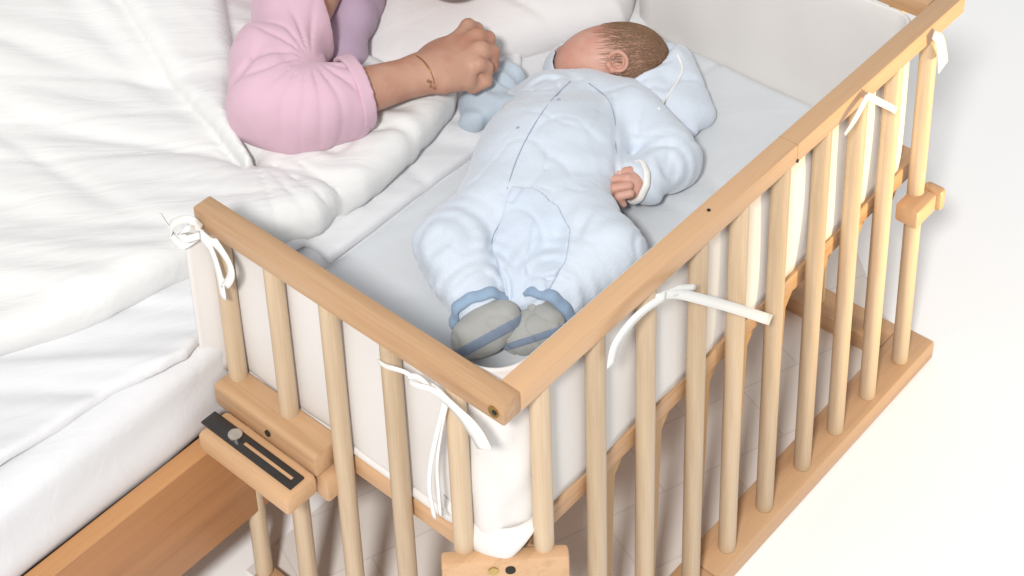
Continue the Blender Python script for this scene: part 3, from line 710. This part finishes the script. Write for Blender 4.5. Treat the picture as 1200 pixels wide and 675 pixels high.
# fine hair strokes over the back of the head
V, F = [], []
hdax = np.array([hd_r, hd_u, UP]); rad = np.array([.0662, .0492, .0502]); hdir = HAIR-HC; hdir /= np.linalg.norm(hdir)
cnt = 0
while cnt < 3800:
    q = rng.normal(size=3); q /= np.linalg.norm(q)
    if q[2] < -.6: continue
    w_ = hdax.T @ (q*rad); dist = np.linalg.norm(HC+w_-HAIR)
    if dist > .078*rng.random()**.5: continue
    flow = -RIGHT*.9+AWAY*.15-UP*.15+rng.normal(size=3)*.16; pts = []; cur = q.copy(); st = .0035+.003*rng.random()
    for j in range(5):
        wp = HC+hdax.T @ (cur*rad*(1.004+.004*j/4)); pts.append(wp)
        step = hdax @ flow*st/rad; step = step-cur*np.dot(step, cur); cur = cur+step; cur /= np.linalg.norm(cur)
    v, f = tube_vf(pts, np.linspace(.00026, .00010, 5), 3, len(V)); V += v; F += f; cnt += 1
V = np.array(V); dv_ = V-HC; dv_ /= np.linalg.norm(dv_, axis=1)[:, None]
base_d = np.repeat(head_sdf((V[:, 0], V[:, 1], V[:, 2])).reshape(-1, 3).mean(1), 3); lift = np.tile(np.repeat(np.linspace(.0002, .0010, 5), 3), len(V)//15)
V = V+dv_*(lift-base_d)[:, None]
mesh('hair', list(V), F, plain('baby_hair', (.28,.165,.095), .6), baby)

# ------------------------------------------------------------------ mother
M0 = P(340,60,.52); mum = thing('person', tuple(M0), 'woman in a pink long sleeved top lying in bed, fist near the baby', 'woman')
M_MSKIN = skin('woman_skin', (.47,.262,.185))
SHO, ELB, CUF, WRI = P(385,-60,.590), P(306,118,.545), P(418,110,.540), P(490,88,.530)
hdv = P(560,56,.53)-WRI; hdv /= np.linalg.norm(hdv); hac = np.cross(UP, hdv); hac /= np.linalg.norm(hac)
HEADC = P(528,-75,.575)
KN = [P(549,31,.536), P(560,43,.541), P(565,59,.541), P(561,76,.535)]
def hand(p):
    pc = P(527,68,.531)
    d = ell(p, pc, (hdv, hac, UP), (.050, .041, .019))
    d = smin(d, cap(p, WRI, P(512,80,.532), .026, .024, 1.25), .022)
    for k, c in enumerate(KN):
        r = (.0098, .0108, .0106, .0092)[k]
        d = smin(d, cap(p, pc+(c-pc)*.35, c, .013, r, 1.1), .010)
        p1 = c+hdv*(.013+.003*(k in (1, 2)))-UP*.010; p2 = p1-UP*.022-hdv*.002; p3 = p2-hdv*.022-UP*.002
        f = smin(smin(cap(p, c, p1, r, r*.95), cap(p, p1, p2, r*.94, r*.86), .003), cap(p, p2, p3, r*.86, r*.75), .003)
        d = smin(d, f, .0045)
        d = smin(d, np.sqrt((p[0]-c[0])**2+(p[1]-c[1])**2+(p[2]-c[2]-.003)**2)-r*.72, .006)
    t0, t1, t2 = P(520,97,.522), P(546,95,.516), P(562,84,.508)
    d = smin(d, cap(p, t0, t1, .015, .0115), .014); d = smin(d, cap(p, t1, t2, .011, .009), .005)
    for k in range(3):                                  # tendons
        a_, b_ = P(508,78+4*k,.5405), KN[k]*.88+pc*.12+UP*.006; d = smin(d, cap(p, a_, b_, .003, .005), .012)
    return d
def forearm(p):
    d = smin(cap(p, ELB, P(400,114,.538), .034, .031), cap(p, P(400,114,.538), WRI, .0345, .0262, 1.08), .02)
    return smin(d, hand(p), .014)
NEC = SHO*.45+HEADC*.55
def whole(p):
    d = smin(forearm(p), cap(p, SHO, ELB, .046, .034), .02)
    t1, t2, t3 = np.array([.52,.92,.535]), np.array([.05,1.10,.49]), np.array([-.25,1.10,.48])
    d = smin(d, smin(cap(p, t1, t2, .09, .085), cap(p, t2, t3, .085, .07), .05), .06)
    d = smin(d, cap(p, SHO, t1, .045, .07), .04); d = smin(d, cap(p, t1, HEADC, .05, .045), .04)
    d = smin(d, ell(p, HEADC, (RIGHT, AWAY, UP), (.082, .095, .080)), .03)
    fc = HEADC-AWAY*.060; d = smin(d, ell(p, fc-AWAY*.008, (RIGHT, AWAY, UP), (.045, .05, .048)), .03)
    d = smin(d, cap(p, HEADC-AWAY*.098+RIGHT*.03+UP*.01, HEADC-AWAY*.110+RIGHT*.022+UP*.01, .010, .012), .01)
    return smin(d, cap(p, P(410,-30,.515), P(402,55,.500), .030, .024), .02)
# the arm and hand are fine, the rest lies under the duvet and beyond the picture
sdf('body', (-.36,.40,.46), (.93,1.25,.70), .0034, whole, M_MSKIN, mum)
def sleeve_base(p):
    d = cap(p, P(390,-70,.59), P(349,18,.57), .074, .062); d = smin(d, cap(p, P(349,18,.57), P(323,78,.555), .060, .056), .03)
    d = smin(d, cap(p, P(323,78,.555), P(315,114,.545), .055, .048), .03); d = smin(d, cap(p, P(306,130,.524), P(338,134,.530), .028, .036), .025)
    d = smin(d, cap(p, P(318,116,.543), P(372,122,.535), .049, .048), .03); d = smin(d, cap(p, P(372,122,.535), P(412,112,.535), .048, .047), .02)
    d = smin(d, cap(p, P(290,150,.508), P(330,154,.506), .017, .022), .03); d = smin(d, cap(p, P(345,152,.508), P(412,142,.506), .022, .020), .03)
    return d
INN = P(366,80,.57)
def sleeve(p):
    X, Y, Z = p
    d = sleeve_base(p)
    # gathers radiating from the inside of the elbow
    ang = np.arctan2((Y-INN[1])*.684+(X-INN[0])*.727, (X-INN[0])*.684-(Y-INN[1])*.727)
    r = np.sqrt((X-INN[0])**2+(Y-INN[1])**2+(Z-INN[2])**2)
    q_ = np.sin(ang*8.5+vnoise(X*16+9, Y*16, 92)*7+r*34); ga = -(.0056*np.exp(-(q_/.50)**2)-.002)*np.clip((r-.018)/.03, 0, 1)*np.exp(-(r/.092)**2)*(.85+.8*vnoise(X*16, Y*16, 93))
    u = X*.684-Y*.727; v = X*.727+Y*.684
    wr = .011*vnoise(u*9+v*12, v*7-u*10+Z*10, 91)-.004*np.exp(-(vnoise(u*14+v*10, v*8-u*12, 99)/.09)**2)+.005*vnoise(u*30+v*22, v*10-u*14+Z*12, 98)
    d = d-(ga+wr).astype(np.float32)
    ax = P(432,104,.535)-P(372,124,.535); ax /= np.linalg.norm(ax); q = P(427,111,.535)
    cut = (X-q[0])*ax[0]+(Y-q[1])*ax[1]+(Z-q[2])*ax[2]
    return np.maximum(d, cut)
M_PINK2 = M_PINK
sl = sdf('sleeve', (.10,.40,.44), (.66,1.05,.72), .0027, sleeve, M_PINK, mum)
def cuffsd(p):
    ax = P(432,104,.535)-P(372,124,.535); ax /= np.linalg.norm(ax); q = P(426,111,.535)
    X, Y, Z = p; cut = (X-q[0])*ax[0]+(Y-q[1])*ax[1]+(Z-q[2])*ax[2]
    return np.maximum(np.maximum(np.abs(cap(p, P(372,124,.535), P(432,104,.535), .0525, .046))-.003, np.abs(cut+.009)-.0095), -9)
sdf('sleeve_cuff', (.22,.44,.45), (.52,.72,.62), .0026, cuffsd, M_PINK, sl)
def under_sleeve(p):
    d = smin(cap(p, P(412,-40,.525), P(407,20,.515), .050, .042), cap(p, P(407,20,.515), P(402,62,.500), .040, .034), .02)
    X, Y, Z = p; u = X*.684-Y*.727; v = X*.727+Y*.684
    return d-.014*vnoise(v*26+u*9, u*12-v*5+Z*14, 95).astype(np.float32)
sdf('sleeve', (.30,.55,.44), (.75,1.05,.62), .0036, under_sleeve, M_PINK_SHADE, mum)
def shirt(p):
    t1, t2 = np.array([.52,.92,.535]), np.array([.05,1.10,.49])
    d = smin(cap(p, t1, t2, .097, .092), cap(p, SHO, t1, .080, .1), .05); d = smin(d, cap(p, SHO, P(409,-30,.52), .06, .048), .03)
    return d-.008*vnoise(p[0]*14, p[1]*14+p[2]*9, 96).astype(np.float32)
sdf('shirt', (-.10,.62,.44), (.72,1.25,.72), .006, shirt, M_PINK, mum)
def mhair(p):
    d = ell(p, HEADC+AWAY*.02+UP*.008, (RIGHT, AWAY, UP), (.098, .105, .090)); front = (p[0]-HEADC[0])*-AWAY[0]+(p[1]-HEADC[1])*-AWAY[1]-.03
    return np.maximum(d-.012*vnoise(p[0]*30+p[1]*8, p[2]*30, 97).astype(np.float32), front)
sdf('hair', HEADC-.14, HEADC+.14, .004, mhair, plain('woman_hair', (.10,.05,.025), .45), mum)
# bracelet: fine gold thread with a bead
wc = P(494,88,.530); wax = P(520,74,.53)-P(470,98,.53)
bv, bf = ring_vf(wc, wax, .0290, .0006, .93, 48, 6)
br = mesh('bracelet', bv, bf, M_GOLD, mum)
for px in ((502,95), (505,101)):
    c = P(px[0], px[1], .5515); bm = bmesh.new(); bmesh.ops.create_uvsphere(bm, u_segments=10, v_segments=8, radius=.0021); bmesh.ops.translate(bm, vec=Vector(c), verts=bm.verts); from_bm('bead', bm, M_GOLD, br)

# ------------------------------------------------------------------ light
w = bpy.data.worlds.new('World'); SC.world = w; w.use_nodes = True
bg = w.node_tree.nodes['Background']; bg.inputs['Color'].default_value = (.97, .985, 1, 1); bg.inputs['Strength'].default_value = .70
def area(name, loc, target, size, power, col):
    l = bpy.data.lights.new(name, 'AREA'); l.shape = 'DISK'; l.size = size; l.energy = power; l.color = col
    o = bpy.data.objects.new(name, l); COL.objects.link(o); o.location = loc
    o.rotation_euler = (Vector(target)-Vector(loc)).to_track_quat('-Z', 'Y').to_euler(); return o
area('flash_lamp', (-2.22, -1.36, 3.34), (.3, .3, .4), .40, 170, (1, .985, .96))
def spot(name, loc, target, power, col, ang, blend, rad):
    l = bpy.data.lights.new(name, 'SPOT'); l.energy = power; l.color = col; l.spot_size = ang; l.spot_blend = blend; l.shadow_soft_size = rad
    o = bpy.data.objects.new(name, l); COL.objects.link(o); o.location = loc
    o.rotation_euler = (Vector(target)-Vector(loc)).to_track_quat('-Z', 'Y').to_euler(); return o
spot('warm_lamp', (1.18, -1.62, .15), (.86, .02, .42), 230, (1, .77, .38), math.radians(34), 1., .10)
SC.view_settings.view_transform = 'Standard'; SC.view_settings.look = 'None'; SC.view_settings.exposure = -.14; SC.view_settings.gamma = 1
